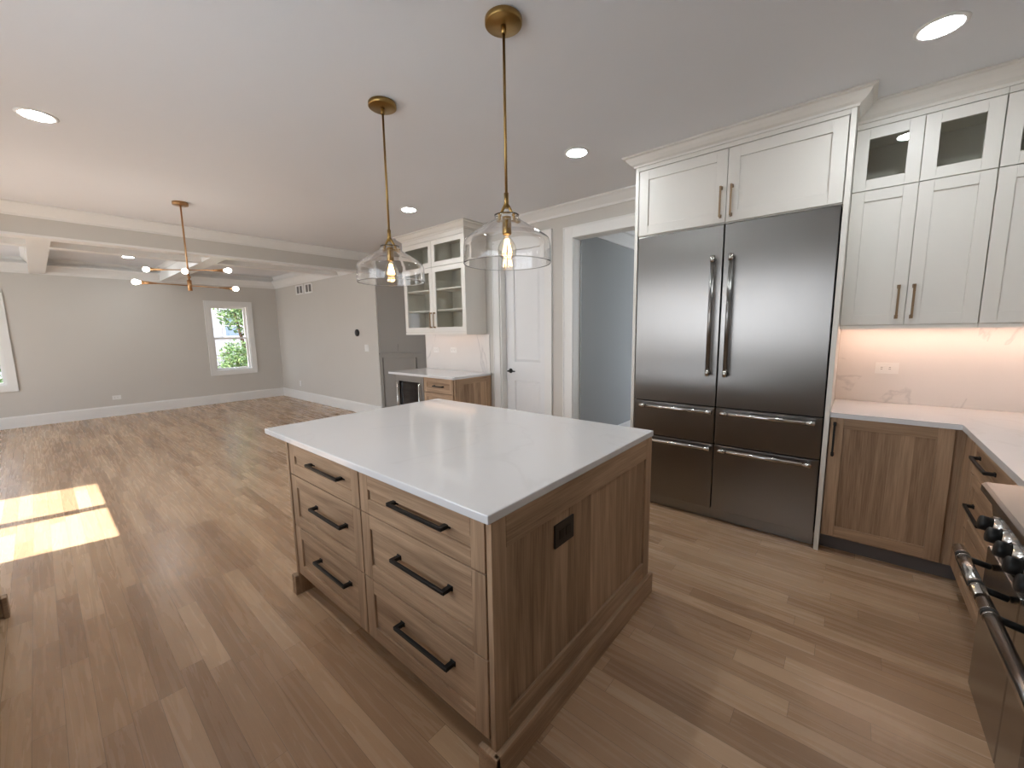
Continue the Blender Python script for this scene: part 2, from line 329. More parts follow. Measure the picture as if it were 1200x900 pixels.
# hall beyond the doorway: long grey wall at its side, end wall, other side
struct(MB().box(-2.43, -2.31, YW+.13, 7.5, 0, CEIL).build('wall_hall_side', X['hallwall'], loc=(0, 0, 0)))
struct(MB().box(-2.43, -.48, 7.4, 7.52, 0, CEIL).build('wall_hall_end', X['hallwall'], loc=(0, 0, 0)))
wall_with_holes('wall_hall_far_side', YW+.13, 7.5, 0, CEIL, [(5.4, 6.8, .3, 2.55)], lambda a, b, c, d: (-.6, -.48, a, b, c, d), X['hallwall'])
struct(MB().sweep([(-2.31, 7.4), (-2.31, YW+.13)], [(0, 2.745), (-.0, 2.48), (-.02, 2.48), (-.035, 2.51), (-.09, 2.59), (-.115, 2.6), (-.115, 2.63), (-.03, 2.64), (-.03, 2.7), (-.05, 2.745)][::-1]).build('trim_1', X['trim'], loc=(0, 0, 0)))
struct(MB().box(-2.31, -2.295, YW+.13, 7.4, 0, .19).build('baseboard_hall', X['trim'], loc=(0, 0, 0)))
# angled wainscoted wall behind the bar; its shade is painted in as a darker tone
gd = Vector((.868, .496, 0)).normalized(); gn = Vector((gd.y, -gd.x, 0)); GF = Fr((-6.1, 3.74, 0), gd, gn)
struct(MB().fbox(GF, .0, 2.2, 0, CEIL, -.12, 0).build('wall_angled', X['wains_shade'], loc=(0, 0, 0)))
wb = MB(); GW = [0.05, .54, .66, 1.25, 1.37, 1.96]
wb.fbox(GF, 0, 2.1, 1.03, 1.085, 0, .02); wb.fbox(GF, -.0, 2.1, 1.085, 1.115, 0, .035)
wb.fbox(GF, 0, 2.1, 0, .19, 0, .022)
for a, b in ((-.0, .05), (.54, .65), (1.2, 1.31), (1.86, 1.97)): wb.fbox(GF, a, b, .19, 1.03, 0, .02)
struct(wb.build('trim_2', X['wains_shade'], loc=(0, 0, 0), bevel=.003))

# baseboards
def baseboard(name, path): return struct(MB().sweep(path, [(0, 0), (.018, 0), (.018, .165), (.012, .19), (0, .19)]).build(name, X['trim'], loc=(0, 0, 0)))
baseboard('baseboard_far', [(XF, -2.2), (XF, YR)]); baseboard('baseboard_family_side', [(XF+.018, YR), (-6.1, YR)])
struct(MB().sweep([(-6.5, -.99), (-6.02, -.99)], [(0, 0), (.018, 0), (.018, .19), (0, .19)]).build('baseboard_front', X['trim'], loc=(0, 0, 0)))
# kitchen crown on the back wall
CROWN = [(0, CEIL), (0, 2.645), (.012, 2.645), (.018, 2.665), (.045, 2.69), (.075, 2.72), (.092, 2.73), (.092, CEIL)]
struct(MB().sweep([(-3.56, YW), (-1.39, YW)], CROWN).build('trim_3', X['trim'], loc=(0, 0, 0)))
# main beam between kitchen and family room
BX0, BX1, BZ = -6.44, -6.27, 2.44
struct(MB().box(BX0, BX1, -2.2, YR, BZ+.02, CEIL).box(BX0, BX1, YR, 4.3, BZ+.02, CEIL).build('trim_4', X['wall'], loc=(0, 0, 0)))
struct(MB().box(BX0-.006, BX1+.006, -2.2, YR, BZ, BZ+.022).build('trim_5', X['trim'], loc=(0, 0, 0)))
KC = [(0, CEIL), (0, 2.625), (.012, 2.625), (.016, 2.645), (.04, 2.675), (.066, 2.715), (.082, 2.73), (.082, CEIL)]
struct(MB().sweep([(BX1, 4.0), (BX1, -1.0)][::-1], KC).build('trim_6', X['trim'], loc=(0, 0, 0)))
# coffered family-room ceiling
cof = MB(); CB = 2.5
for y0 in (.05, 1.68, -1.58): cof.box(XF, BX0, y0, y0+.18, CB, CEIL)

for y0, y1 in ((-2.2, -1.58), (-1.4, .05), (.23, 1.68), (1.86, YR)): cof.box(-7.44, -7.28, y0, y1, CB, CEIL)
struct(cof.build('trim_7', X['trim'], loc=(0, 0, 0)))
FC = [(0, CEIL), (0, 2.49), (.015, 2.49), (.022, 2.515), (.03, 2.535), (.08, 2.6), (.105, 2.625), (.105, 2.65), (.03, 2.66), (.03, 2.7), (.06, CEIL)]
struct(MB().sweep([(XF, -2.2), (XF, YR), (BX0, YR)], FC).build('trim_8', X['trim'], loc=(0, 0, 0)))
cv = MB(); CV = [(0, CEIL), (0, 2.675), (.01, 2.675), (.055, 2.735), (.055, CEIL)]
ys = [(-1.4, .05), (.23, 1.68), (1.86, YR-.03)]
for x0, x1 in ((XF+.03, -7.44), (-7.28, BX0)):
    for y0, y1 in ys:
        cv.sweep([(x1, y0), (x1, y1)][::-1], CV); cv.sweep([(x0, y0), (x0, y1)], CV) if x0 > -9 else None
        cv.sweep([(x0, y0), (x1, y0)][::-1], CV); cv.sweep([(x0, y1), (x1, y1)], CV) if y1 < 3 else None
struct(cv.build('trim_9', X['trim'], loc=(0, 0, 0)))

# ------------------------------------------------------------------ windows and doors
def casing(mb, F, u0, u1, v0, v1, wd, sill=True, t=.02):
    mb.fbox(F, u0-wd, u0, v0-(wd if sill else 0), v1+wd, 0, t); mb.fbox(F, u1, u1+wd, v0-(wd if sill else 0), v1+wd, 0, t)
    mb.fbox(F, u0, u1, v1, v1+wd, 0, t)
    if sill: mb.fbox(F, u0, u1, v0-wd, v0, 0, t)
    e = .014                                                       # raised outer band
    mb.fbox(F, u0-wd, u0-wd+e, v0-(wd if sill else 0), v1+wd, t, t+.008); mb.fbox(F, u1+wd-e, u1+wd, v0-(wd if sill else 0), v1+wd, t, t+.008); mb.fbox(F, u0-wd+e, u1+wd-e, v1+wd-e, v1+wd, t, t+.008)
def window(k, F, u0, u1, v0, v1, depth, wd=.092, lights=1, hung=True):
    e = struct(bpy.data.objects.new(f'window_{k}', None)); COL.objects.link(e)
    mb = MB(); casing(mb, F, u0, u1, v0, v1, wd); mb.build('window_frame', X['trim'], e, bevel=.002)
    jb = MB(); j = .02
    jb.fbox(F, u0, u0+j, v0, v1, -depth, 0); jb.fbox(F, u1-j, u1, v0, v1, -depth, 0); jb.fbox(F, u0+j, u1-j, v1-j, v1, -depth, 0); jb.fbox(F, u0+j, u1-j, v0, v0+j, -depth, .0)
    jb.build('window_jamb', X['trim'], e)
    sb = MB(); pb = MB(); s = .035; n0, n1 = -depth*.75, -depth*.75+.035
    wu = (u1-u0-2*j)/lights; vm = (v0+v1)/2
    for i in range(lights):
        a, b = u0+j+i*wu, u0+j+(i+1)*wu
        for c, d, q in (((v0+j, vm+.015, .0), (vm-.015, v1-j, -.03)) if hung else ((v0+j, v1-j, 0),)):
            sb.fbox(F, a, a+s, c, d, n0+q, n1+q); sb.fbox(F, b-s, b, c, d, n0+q, n1+q); sb.fbox(F, a+s, b-s, c, c+s, n0+q, n1+q); sb.fbox(F, a+s, b-s, d-s, d, n0+q, n1+q)
            pb.fbox(F, a+s, b-s, c+s, d-s, n0+q+.015, n0+q+.019)
    sb.build('sash', X['trim'], e); pb.build('pane', X['pane'], e); return e
FARF = Fr((XF, 0, 0), (0, 1, 0), (1, 0, 0))
window(1, FARF, *WIN[0], .14); window(2, FARF, *WIN[1], .14)
SF = Fr((0, YS, 0), (1, 0, 0), (0, 1, 0))
window(3, SF, *SW, .15, lights=3, hung=False)
window(4, Fr((0, -2.2, 0), (1, 0, 0), (0, 1, 0)), -9.3, -6.7, .3, 2.4, .15, lights=3)
window(5, Fr((-.6, 0, 0), (0, -1, 0), (-1, 0, 0)), -6.8, -5.4, .3, 2.55, .12, lights=3)
pd = struct(bpy.data.objects.new('door_2', None)); COL.objects.link(pd)
mb = MB(); casing(mb, SF, *PD, .09, sill=False); mb.build('door_frame', X['trim'], pd)
mb = MB(); pb = MB(); um = (PD[0]+PD[1])/2
for a, b in ((PD[0], um-.0), (um+.0, PD[1])):
    mb.fbox(SF, a, a+.055, PD[2], PD[3], -.1, -.05); mb.fbox(SF, b-.055, b, PD[2], PD[3], -.1, -.05); mb.fbox(SF, a+.055, b-.055, PD[2], PD[2]+.09, -.1, -.05); mb.fbox(SF, a+.055, b-.055, PD[3]-.07, PD[3], -.1, -.05)
    pb.fbox(SF, a+.055, b-.055, PD[2]+.09, PD[3]-.07, -.078, -.072)
mb.build('sash', X['trim'], pd); pb.build('pane', X['pane'], pd)

BF = Fr((0, YW, 0), (1, 0, 0), (0, -1, 0))                        # kitchen side of the back wall
d1 = struct(bpy.data.objects.new('door_1', None)); COL.objects.link(d1)
mb = MB(); casing(mb, BF, *DO, .1, sill=False); mb.build('door_frame', X['trim'], d1, bevel=.003)
mb = MB(); a, b, _, h = DO
mb.fbox(BF, a, a+.018, 0, h, -.13, 0); mb.fbox(BF, b-.018, b, 0, h, -.13, 0); mb.fbox(BF, a+.018, b-.018, h-.018, h, -.13, 0)
mb.build('jamb', X['trim'], d1)
mb = MB(); a += .02; b -= .02; h -= .02; T0, T1 = -.125, -.085
PX0, PX1 = -3.235, -2.84; zs = ((.2, .83), (1.06, 2.3))
mb.fbox(BF, a, PX0, .008, h, T0, T1); mb.fbox(BF, PX1, b, .008, h, T0, T1)
for c, d in ((.008, zs[0][0]), (zs[0][1], zs[1][0]), (zs[1][1], h)): mb.fbox(BF, PX0, PX1, c, d, T0, T1)
for c, d in zs:                                                   # raised moulded panel
    i, o = (PX0, PX1, c, d), (PX0+.035, PX1-.035, c+.035, d-.035)
    q = lambda u, v, n: BF(u, v, n)
    for (p0, p1, r0, r1) in (((i[0], i[2]), (i[1], i[2]), (o[0], o[2]), (o[1], o[2])), ((i[1], i[2]), (i[1], i[3]), (o[1], o[2]), (o[1], o[3])), ((i[1], i[3]), (i[0], i[3]), (o[1], o[3]), (o[0], o[3])), ((i[0], i[3]), (i[0], i[2]), (o[0], o[3]), (o[0], o[2]))):
        mb.face([q(*p0, T1-.014), q(*p1, T1-.014), q(*r1, T1-.004), q(*r0, T1-.004)])
    mb.face([q(o[0], o[2], T1-.004), q(o[1], o[2], T1-.004), q(o[1], o[3], T1-.004), q(o[0], o[3], T1-.004)])
    mb.fbox(BF, i[0], i[1], i[2], i[3], T0, T1-.018)
dl = mb.build('panel', X['door'], d1)
mb = MB(); c = BF(-3.30, .945, T1); mb.lathe(c, [(.03, 0), (.03, .008), (.012, .012), (.012, .045)], 20, axis=(0, -1, 0)); mb.tube([BF(-3.315, .945, T1+.045), BF(-3.2, .945, T1+.045)], [.011, .008], 10)
mb.build('handle', X['black'], dl)
tr = MB(); casing(tr, BF, *DW, .115, sill=False); jw = .02
tr.fbox(BF, DW[0], DW[0]+.004, 0, DW[3], -.13, 0); tr.fbox(BF, DW[1]-.004, DW[1], 0, DW[3], -.13, 0); tr.fbox(BF, DW[0], DW[1], DW[3]-.004, DW[3], -.13, 0)
struct(tr.build('trim_10', X['trim'], loc=(0, 0, 0), bevel=.003))

# ------------------------------------------------------------------ island
isl = thing('kitchen_island', (-1.54, 1.42, 0), 'light oak kitchen island with six drawers in front and a panelled end', 'kitchen island')
WM = [X['wz'], X['wx'], X['wx']]
mb = MB().box(-2.27, -.80, .835, 2.04, .1, .884); mb.build('body', X['wz'], isl)
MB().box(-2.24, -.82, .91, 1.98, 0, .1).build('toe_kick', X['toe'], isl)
IF = Fr((0, .835, 0), (1, 0, 0), (0, -1, 0))
for (u0, u1, hx) in ((-2.266, -1.552, -1.845), (-1.542, -.812, -1.137)):
    for (v0, v1, hz) in ((.705, .872, .808), (.413, .700, .583), (.126, .408, .30)):
        mb = MB(); shaker(mb, IF, u0, u1, v0, v1, .022, .062 if v1-v0 > .2 else .062)
        d = mb.build('drawer', WM, isl, bevel=.0012, seg=1); pull(IF, hx, hz, .305, False, X['black'], d, t=.013, r=.0062, off=.036)
EF = Fr((-.80, 0, 0), (0, 1, 0), (1, 0, 0))                        # end panel, seen from the range side
mb = MB(); mb.fbox(EF, .808, .875, .0, .884, 0, .022, 0); mb.fbox(EF, 1.975, 2.045, .0, .884, 0, .022, 0); mb.fbox(EF, .875, 1.975, .778, .884, 0, .022, 1); mb.fbox(EF, .875, 1.975, .0, .2, 0, .022, 1); mb.fbox(EF, .875, 1.975, .2, .778, 0, .012, 2)
ep = mb.build('end_panel', [X['wz'], X['wy'], X['wpy']], isl, bevel=.0015, seg=1)
mb = MB(); mb.fbox(EF, .79, 2.062, 0, .112, .022, .042); mb.box(-.84, -.758, .788, .808, 0, .112); mb.build('base_molding', X['wy'], isl, bevel=.003)
mb = MB(); mb.box(-2.295, -2.270, .808, 2.045, 0, .884); mb.build('end_panel', [X['wz']], isl, bevel=.0015)
mb = MB(); mb.box(-2.315, -2.295, .79, 2.062, 0, .112); mb.box(-2.315, -2.27, .788, .808, 0, .112); mb.build('base_molding', X['wy'], isl, bevel=.003)
MB().box(-2.27, -.80, 2.04, 2.055, .0, .884).build('back_panel', X['wz'], isl)
mb = MB(); mb.fbox(EF, 1.148, 1.276, .648, .738, .012, .019, 0)
for u in (1.19, 1.235): mb.fbox(EF, u-.016, u+.016, .675, .711, .019, .021, 1)
tag(mb.build('outlet', [X['blackp'], X['black']], isl, bevel=.001), 'black outlet plate')
tag(MB().box(-2.539, -.774, .792, 2.054, .884, .914).build('countertop', X['quartz'], bevel=.004), 'white quartz slab on top of the oak island', 'countertop')

# ------------------------------------------------------------------ refrigerator and its surround
fr = thing('refrigerator', (-.735, 3.46, 0), 'stainless steel two-column refrigerator with long tube handles', 'refrigerator')
YFR = 3.143; RF = Fr((0, YFR+.03, 0), (1, 0, 0), (0, -1, 0))
MB().box(-1.353, -.117, YFR+.034, 3.76, .1, 2.148).build('body', X['seam'], fr)
for (u0, u1, hv, hh) in ((-1.351, -.742, -.793, (-1.29, -.752)), (-.734, -.119, -.679, (-.697, -.153))):
    d = MB().fbox(RF, u0, u1, .878, 2.148, 0, .03).build('door', X['steel'], fr, bevel=.003); tube_pull(RF, hv, 1.52, .838, True, d)
    for v0, v1, hz in ((.602, .868, .838), (.1, .592, .565)):
        d = MB().fbox(RF, u0, u1, v0, v1, 0, .03).build('drawer', X['steel'], fr, bevel=.003)
        tube_pull(RF, (hh[0]+hh[1])/2, hz, hh[1]-hh[0], False, d, off=.045)
MB().box(-1.35, -.12, YFR+.05, YFR+.07, .004, .096).build('toe_grille', X['steel'], fr)
sc = thing('refrigerator_cabinet', (-.735, 3.46, 0), 'tall white surround with two wide doors above the steel refrigerator', 'cabinet')
MB().box(-1.357, -.113, YFR+.02, YW-.004, 2.155, 2.70).build('body', X['cab'], sc)
for a, b in ((-1.383, -1.357), (-.111, -.085)): MB().box(a, b, YFR-.003, YW-.002, 0, 2.70).build('side_panel', X['cab'], sc, bevel=.0015)
CF = Fr((0, YFR+.02, 0), (1, 0, 0), (0, -1, 0)); CM = [X['cab']]*3
for u0, u1, hx in ((-1.352, -.739, -.77), (-.735, -.117, -.704)):
    mb = MB(); shaker(mb, CF, u0, u1, 2.162, 2.636, .02, .07); d = mb.build('door', CM, sc, bevel=.0012, seg=1); pull(CF, hx, 2.295, .19, True, X['bronze'], d)
MB().box(-1.3565, -.1115, YFR-.003, YFR+.02, 2.64, 2.70).build('frieze', X['cab'], sc)
FCR = [(0, CEIL-.001), (0, 2.668), (.01, 2.668), (.014, 2.68), (.032, 2.69), (.05, 2.708), (.062, 2.728), (.082, 2.732), (.082, CEIL-.001)]
MB().sweep([(-1.383, YW-.1), (-1.383, YFR-.003), (-.085, YFR-.003), (-.085, 3.44)][::-1], [(-o, z) for o, z in FCR][::-1]).build('crown', X['cab'], sc)

# ------------------------------------------------------------------ white wall cabinets beside the refrigerator
YU = 3.387; UF = Fr((0, YU+.02, 0), (1, 0, 0), (0, -1, 0))
def wall_cabinet(x0, x1, label, handles):
    t = thing('wall_cabinet', ((x0+x1)/2, (YU+YW)/2, 1.445), label, 'cabinet', 'white wall cabinets beside the refrigerator')
    y0, y1 = YU+.022, YW-.004; mb = MB()
    mb.box(x0, x1, y0, y1, 1.445, 2.262); mb.box(x0, x0+.016, y0, y1, 2.262, 2.66); mb.box(x1-.016, x1, y0, y1, 2.262, 2.66); mb.box(x0+.016, x1-.016, y1-.012, y1, 2.262, 2.66); mb.box(x0+.016, x1-.016, y0, y1-.012, 2.615, 2.66)
    mb.build('body', X['cabin'], t); xm = (x0+x1)/2
    MB().box(x0, x1, YU, YU+.02, 1.423, 1.444).build('light_rail', X['cab'], t); MB().box(x0, x1, YU, YU+.02, 2.622, 2.68).build('frieze', X['cab'], t)
    for (a, b), hx in zip(((x0+.0015, xm-.0015), (xm+.0015, x1-.0015)), handles):
        mb = MB(); shaker(mb, UF, a, b, 1.448, 2.257, .02, .062); d = mb.build('door', CM, t, bevel=.0012, seg=1)
        if hx: pull(UF, hx, 1.583, .185, True, X['bronze'], d)
        mb = MB(); shaker(mb, UF, a, b, 2.262, 2.618, .02, .062, hole=True); d = mb.build('door', CM, t, bevel=.0012, seg=1)
        MB().fbox(UF, a+.062, b-.062, 2.324, 2.556, .006, .01).build('pane', X['cpane'], d)
    return t
wall_cabinet(-.083, .512, 'white wall cabinet with two panelled doors and two small glass doors, next to the refrigerator', (.177, .243))
wall_cabinet(.514, 1.14, 'white wall cabinet cut off by the picture edge, farther from the refrigerator', (.79, .86))
struct(MB().sweep([(-.085, YU), (1.145, YU)], [(o*1.1, z-.0) for o, z in [(0, CEIL-.001), (0, 2.652), (.01, 2.652), (.014, 2.665), (.035, 2.68), (.055, 2.705), (.065, 2.728), (.082, 2.734), (.082, CEIL-.001)]]).build('trim_11', X['cab'], loc=(0, 0, 0)))
struct(MB().box(-.085, 1.14, YU+.003, YU+.02, 2.655, CEIL).build('trim_12', X['cab'], loc=(0, 0, 0)))
mb = MB(); mb.box(-.07, 1.12, 3.62, 3.645, 1.434, 1.4445, 0); mb.box(-.07, 1.12, 3.623, 3.642, 1.431, 1.434, 1)
tag(mb.build('under_cabinet_light', [X['whitep'], X['led']]), 'warm light strip under the white wall cabinets beside the refrigerator', 'light')
tag(MB().box(-.083, 1.133, YW-.013, YW-.001, .9145, 1.43).build('backsplash', X['splash']), 'veined quartz slab glowing warm on the wall under white cabinets beside the refrigerator', 'backsplash')

# ------------------------------------------------------------------ corner base cabinets and counter
YB = 3.163; bF = Fr((0, YB+.02, 0), (1, 0, 0), (0, -1, 0))
bc = thing('base_cabinet', (.2, 3.45, 0), 'oak base cabinet with one wide door between refrigerator and corner', 'cabinet')
MB().box(-.083, 1.14, YB+.022, YW-.02, .1, .884).build('body', X['wz'], bc)
mb = MB(); shaker(mb, bF, -.08, .452, .115, .88, .02, .065); d = mb.build('door', [X['wz'], X['wx'], X['wpx']], bc, bevel=.0012, seg=1)
pull(bF, -.058, .745, .2, True, X['black'], d)
MB().box(-.083, .56, YB+.07, YB+.085, 0, .1).build('toe_kick', X['toeg'], bc)
gF = Fr((.495+.02, 0, 0), (0, -1, 0), (-1, 0, 0))                  # fronts that face the island; u = -y
def run_unit(y1, y0, label, kind):
    t = thing('base_cabinet', (.8, (y0+y1)/2, 0), label, 'cabinet')
    MB().box(.517, 1.14, y0, y1, .1, .884).build('body', X['wz'], t)
    MB().box(.565, .58, y0, y1, 0, .1).build('toe_kick', X['toeg'], t)
    return t
b2 = run_unit(3.18, 2.30, 'oak drawer base with black pulls between the corner and the range', 0)
MB().fbox(gF, -3.182, -2.99, .115, .88, 0, .02).build('filler', X['wz'], b2)
for v0, v1, hz in ((.705, .88, .81), (.413, .70, .57), (.115, .408, .3)):
    mb = MB(); shaker(mb, gF, -2.985, -2.305, v0, v1, .02, .055); d = mb.build('drawer', [X['wz'], X['wy'], X['wy']], b2, bevel=.0012, seg=1); pull(gF, -2.70, hz, .28, False, X['black'], d, r=.006)
b3 = run_unit(2.297, 1.86, 'narrow oak base cabinet right beside the steel range', 0)
mb = MB(); shaker(mb, gF, -2.294, -1.863, .115, .88, .02, .06); d = mb.build('door', [X['wz'], X['wy'], X['wz']], b3, bevel=.0012, seg=1); pull(gF, -1.90, .75, .2, True, X['black'], d)
mb = MB(); pts = [(-.083, 3.138), (.47, 3.138), (.47, 1.853), (1.14, 1.853), (1.14, YW-.013), (-.083, YW-.013)]
mb.face([(x, y, .914) for x, y in pts]); mb.face([(x, y, .8845) for x, y in pts][::-1])
for (a, b) in zip(pts, pts[1:]+pts[:1]): mb.face([(*a, .8845), (*b, .8845), (*b, .914), (*a, .914)])
o = mb.build('countertop', X['quartz']); bm = bmesh.new(); bm.from_mesh(o.data); bmesh.ops.remove_doubles(bm, verts=bm.verts, dist=1e-4); bmesh.ops.recalc_face_normals(bm, faces=bm.faces); bm.to_mesh(o.data); bm.free()
tag(o, 'L-shaped white quartz countertop running round the corner from refrigerator to range', 'countertop')

# ------------------------------------------------------------------ range
rg = thing('range', (.75, 1.235, 0), 'stainless steel range with a row of knobs and two oven doors', 'range')
RY0, RY1, RX = .62, 1.842, .36
MB().box(RX+.03, 1.14, RY0, RY1, .29, .93).box(RX+.15, 1.14, RY0, RY1, .12, .29).build('body', X['steely'], rg)
MB().box(RX+.15, 1.13, RY0+.01, RY1-.01, .0, .12).build('toe_kick', X['seam'], rg)
mb = MB(); q = [(RX-.022, .962), (RX-.03, .955), (RX-.03, .935), (RX-.015, .92), (1.14, .92), (1.14, .966), (RX+.05, .966)]
k = [(x, RY0, z) for x, z in q]; l = [(x, RY1, z) for x, z in q]
mb.face(k); mb.face(l[::-1])
for i in range(len(q)): j = (i+1) % len(q); mb.face([k[i], k[j], l[j], l[i]])
mb.build('top_plate', X['steely'], rg)
mb = MB(); q = [(RX-.008, .922), (RX+.04, .922), (RX+.04, .775), (RX+.016, .775)]
k = [(x, RY0, z) for x, z in q]; l = [(x, RY1, z) for x, z in q]
mb.face(k); mb.face(l[::-1])
for i in range(4): j = (i+1) % 4; mb.face([k[i], k[j], l[j], l[i]])
mb.build('control_panel', X['steely'], rg)
kx = Vector((-.99, 0, .16)).normalized()
for i in range(12):
    c = Vector((RX+.004, 1.765-i*.094, .852)); mb = MB()
    mb.lathe(c, [(.032, 0), (.032, .006), (.0275, .009), (.0265, .02)], 24, 0, axis=kx)
    mb.lathe(c+kx*.02, [(.0215, 0), (.021, .020), (.019, .023), (.0, .023)], 24, 1, axis=kx)
    mb.build('knob', [X['chrome'], X['black']], rg)
gf = Fr((RX+.03, 0, 0), (0, -1, 0), (-1, 0, 0))
for (y1, y0) in ((1.84, 1.516), (1.508, .622)):
    mb = MB(); mb.fbox(gf, -y1, -y0, .29, .765, 0, .03); d = mb.build('door', X['steely'], rg, bevel=.003)
    if y1-y0 > .5: MB().fbox(gf, -y1+.15, -y0-.15, .4, .64, .03, .032).build('window', X['dark'], d)
    mb = MB(); H = .735; xh = RX-.058
    mb.tube([(xh, y1-.004, H), (xh, y0+.004, H)], .0155, 18, 0)
    for s in (y1-.004, y0+.004):
        sg = -1 if s > (y0+y1)/2 else 1
        mb.tube([(xh, s+sg*.05, H), (xh, s+sg*.056, H)], .0168, 18, 1); mb.tube([(xh, s+sg*.074, H), (xh, s+sg*.08, H)], .0168, 18, 1)
        mb.tube([(xh, s+sg*.056, H), (xh, s+sg*.074, H)], .0165, 18, 2); mb.tube([(xh, s+sg*.065, H), (RX-.002, s+sg*.065, H-.012)], .009, 12, 2)
    mb.build('handle', [X['chrome'], X['chrome'], X['black']], d)
MB().box(RX+.12, RX+.14, RY0+.01, RY1-.01, .1, .29).build('kick_panel', X['steely'], rg)
for i in range(4):
    y = 1.69-i*.305; mb = MB()
    for a in (-.13, 0, .13): mb.box(RX+.1, 1.05, y+a-.006, y+a+.006, .972, .992)
    for xx in (RX+.1, .75, 1.045): mb.box(xx-.006, xx+.006, y-.14, y+.14, .966, .99)
    mb.build('grate', X['iron'], rg)

# ------------------------------------------------------------------ bar by the pantry door
bx0, bx1, yb = -4.78, -3.572, 3.14
bb = thing('bar_cabinet', (-3.86, 3.45, 0), 'small oak bar cabinet with drawers and a panelled end by the pantry door', 'cabinet')
DF = Fr((0, yb+.02, 0), (1, 0, 0), (0, -1, 0))
MB().box(-4.148, bx1, yb+.022, YW-.015, .1, .884).build('body', X['wz'], bb)
for v0, v1, hz in ((.70, .88, .785), (.41, .695, .6), (.115, .405, .32)):
    mb = MB(); shaker(mb, DF, -4.145, -3.592, v0, v1, .02, .06); d = mb.build('drawer', WM, bb); pull(DF, -3.85, hz, .17, False, X['black'], d, r=.006)
PF = Fr((bx1, 0, 0), (0, 1, 0), (1, 0, 0)); mb = MB(); shaker(mb, PF, yb, YW-.02, 0, .884, .02, .07, mp=2); mb.build('end_panel', [X['wz'], X['wy'], wood('oak_fluted', 2, OAK_D, OAK_L, board=(1, .06))], bb)
MB().box(-4.148, bx1, yb+.08, yb+.1, 0, .1).build('toe_kick', X['toe'], bb)
bv = thing('beverage_cooler', (-4.46, 3.45, 0), 'undercounter steel beverage cooler with a dark glass door, beside the bar drawers', 'cooler')
MB().box(-4.775, -4.155, yb+.04, YW-.03, .02, .88).build('body', X['seam'], bv)
mb = MB(); mb.fbox(DF, -4.775, -4.155, .80, .88, -.02, .02); mb.fbox(DF, -4.775, -4.69, .1, .80, -.02, .02); mb.fbox(DF, -4.24, -4.155, .1, .80, -.02, .02); mb.fbox(DF, -4.69, -4.24, .1, .16, -.02, .02)
d = mb.build('door', X['steel'], bv); MB().fbox(DF, -4.69, -4.24, .16, .80, -.01, .008).build('pane', X['dark'], d)
for u in (-4.70, -4.225): MB().tube([DF(u, .2, .045), DF(u, .79, .045)], .009, 10).tube([DF(u, .24, .02), DF(u, .24, .045)], .007, 8).tube([DF(u, .75, .02), DF(u, .75, .045)], .007, 8).build('handle', X['chrome'], d)
tag(MB().box(-4.90, -3.548, yb-.025, YW-.013, .8845, .914).build('countertop', X['quartz'], bevel=.003), 'small white quartz countertop over the beverage cooler', 'countertop')
tag(MB().box(-4.872, -3.575, YW-.013, YW-.001, .9145, 1.408).build('backsplash', X['splash']), 'white quartz slab on the wall under the glass-door bar cabinet', 'backsplash')
gc = thing('glass_cabinet', (-4.24, 3.6, 1.41), 'white wall cabinet with glass doors above the small bar', 'cabinet')
gx0, gx1, gy = -4.87, -3.63, 3.42; mb = MB(); y0, y1 = gy+.022, YW-.004
for a, b in ((gx0, gx0+.018), (gx1-.018, gx1)): mb.box(a, b, y0, y1, 1.44, 2.68)
for a, b in ((1.44, 1.47), (2.265, 2.295), (2.62, 2.68)): mb.box(gx0+.018, gx1-.018, y0, y1-.012, a, b)
mb.box(gx0+.018, gx1-.018, y1-.012, y1, 1.44, 2.68)
mb.box(-4.259, -4.241, y0, y1-.012, 1.47, 2.62); mb.build('body', X['cabin'], gc)
mb = MB().box(gx0, gx1, gy, gy+.02, 1.412, 1.444); mb.box(gx1-.001, gx1+.004, gy, y1, 1.412, 2.66); mb.build('light_rail', X['cab'], gc)
MB().box(gx0, gx1+.003, gy, gy+.02, 2.612, 2.70).build('frieze', X['cab'], gc)
for z in (1.728, 1.995): MB().box(gx0+.02, gx1-.02, y0+.01, y1-.014, z-.009, z+.009).build('shelf', X['cab'], gc)
LF = Fr((0, gy+.02, 0), (1, 0, 0), (0, -1, 0)); xm = -4.25
for (a, b), hx in zip(((gx0+.002, xm-.002), (xm+.002, gx1-.002)), (-4.285, -4.215)):
    mb = MB(); shaker(mb, LF, a, b, 1.448, 2.272, .02, .06, hole=True); d = mb.build('door', CM, gc); pull(LF, hx, 1.6, .19, True, X['bronze'], d)
    MB().fbox(LF, a+.06, b-.06, 1.508, 2.212, .006, .01).build('pane', X['cpane'], d)
    mb = MB(); shaker(mb, LF, a, b, 2.278, 2.608, .02, .06, hole=True); d = mb.build('door', CM, gc)
    MB().fbox(LF, a+.06, b-.06, 2.338, 2.548, .006, .01).build('pane', X['cpane'], d)
MB().sweep([(gx0, YW-.1), (gx0, gy), (gx1+.004, gy), (gx1+.004, YW-.1)][::-1], [(-o, z) for o, z in FCR][::-1]).build('crown', X['cab'], gc)
mb = MB().box(-4.8, -3.72, 3.62, 3.64, 1.43, 1.4395, 0); mb.box(-4.8, -3.72, 3.622, 3.638, 1.427, 1.43, 1)
tag(mb.build('under_cabinet_light', [X['whitep'], X['ledb']]), 'light strip under the glass-door bar cabinet', 'light')

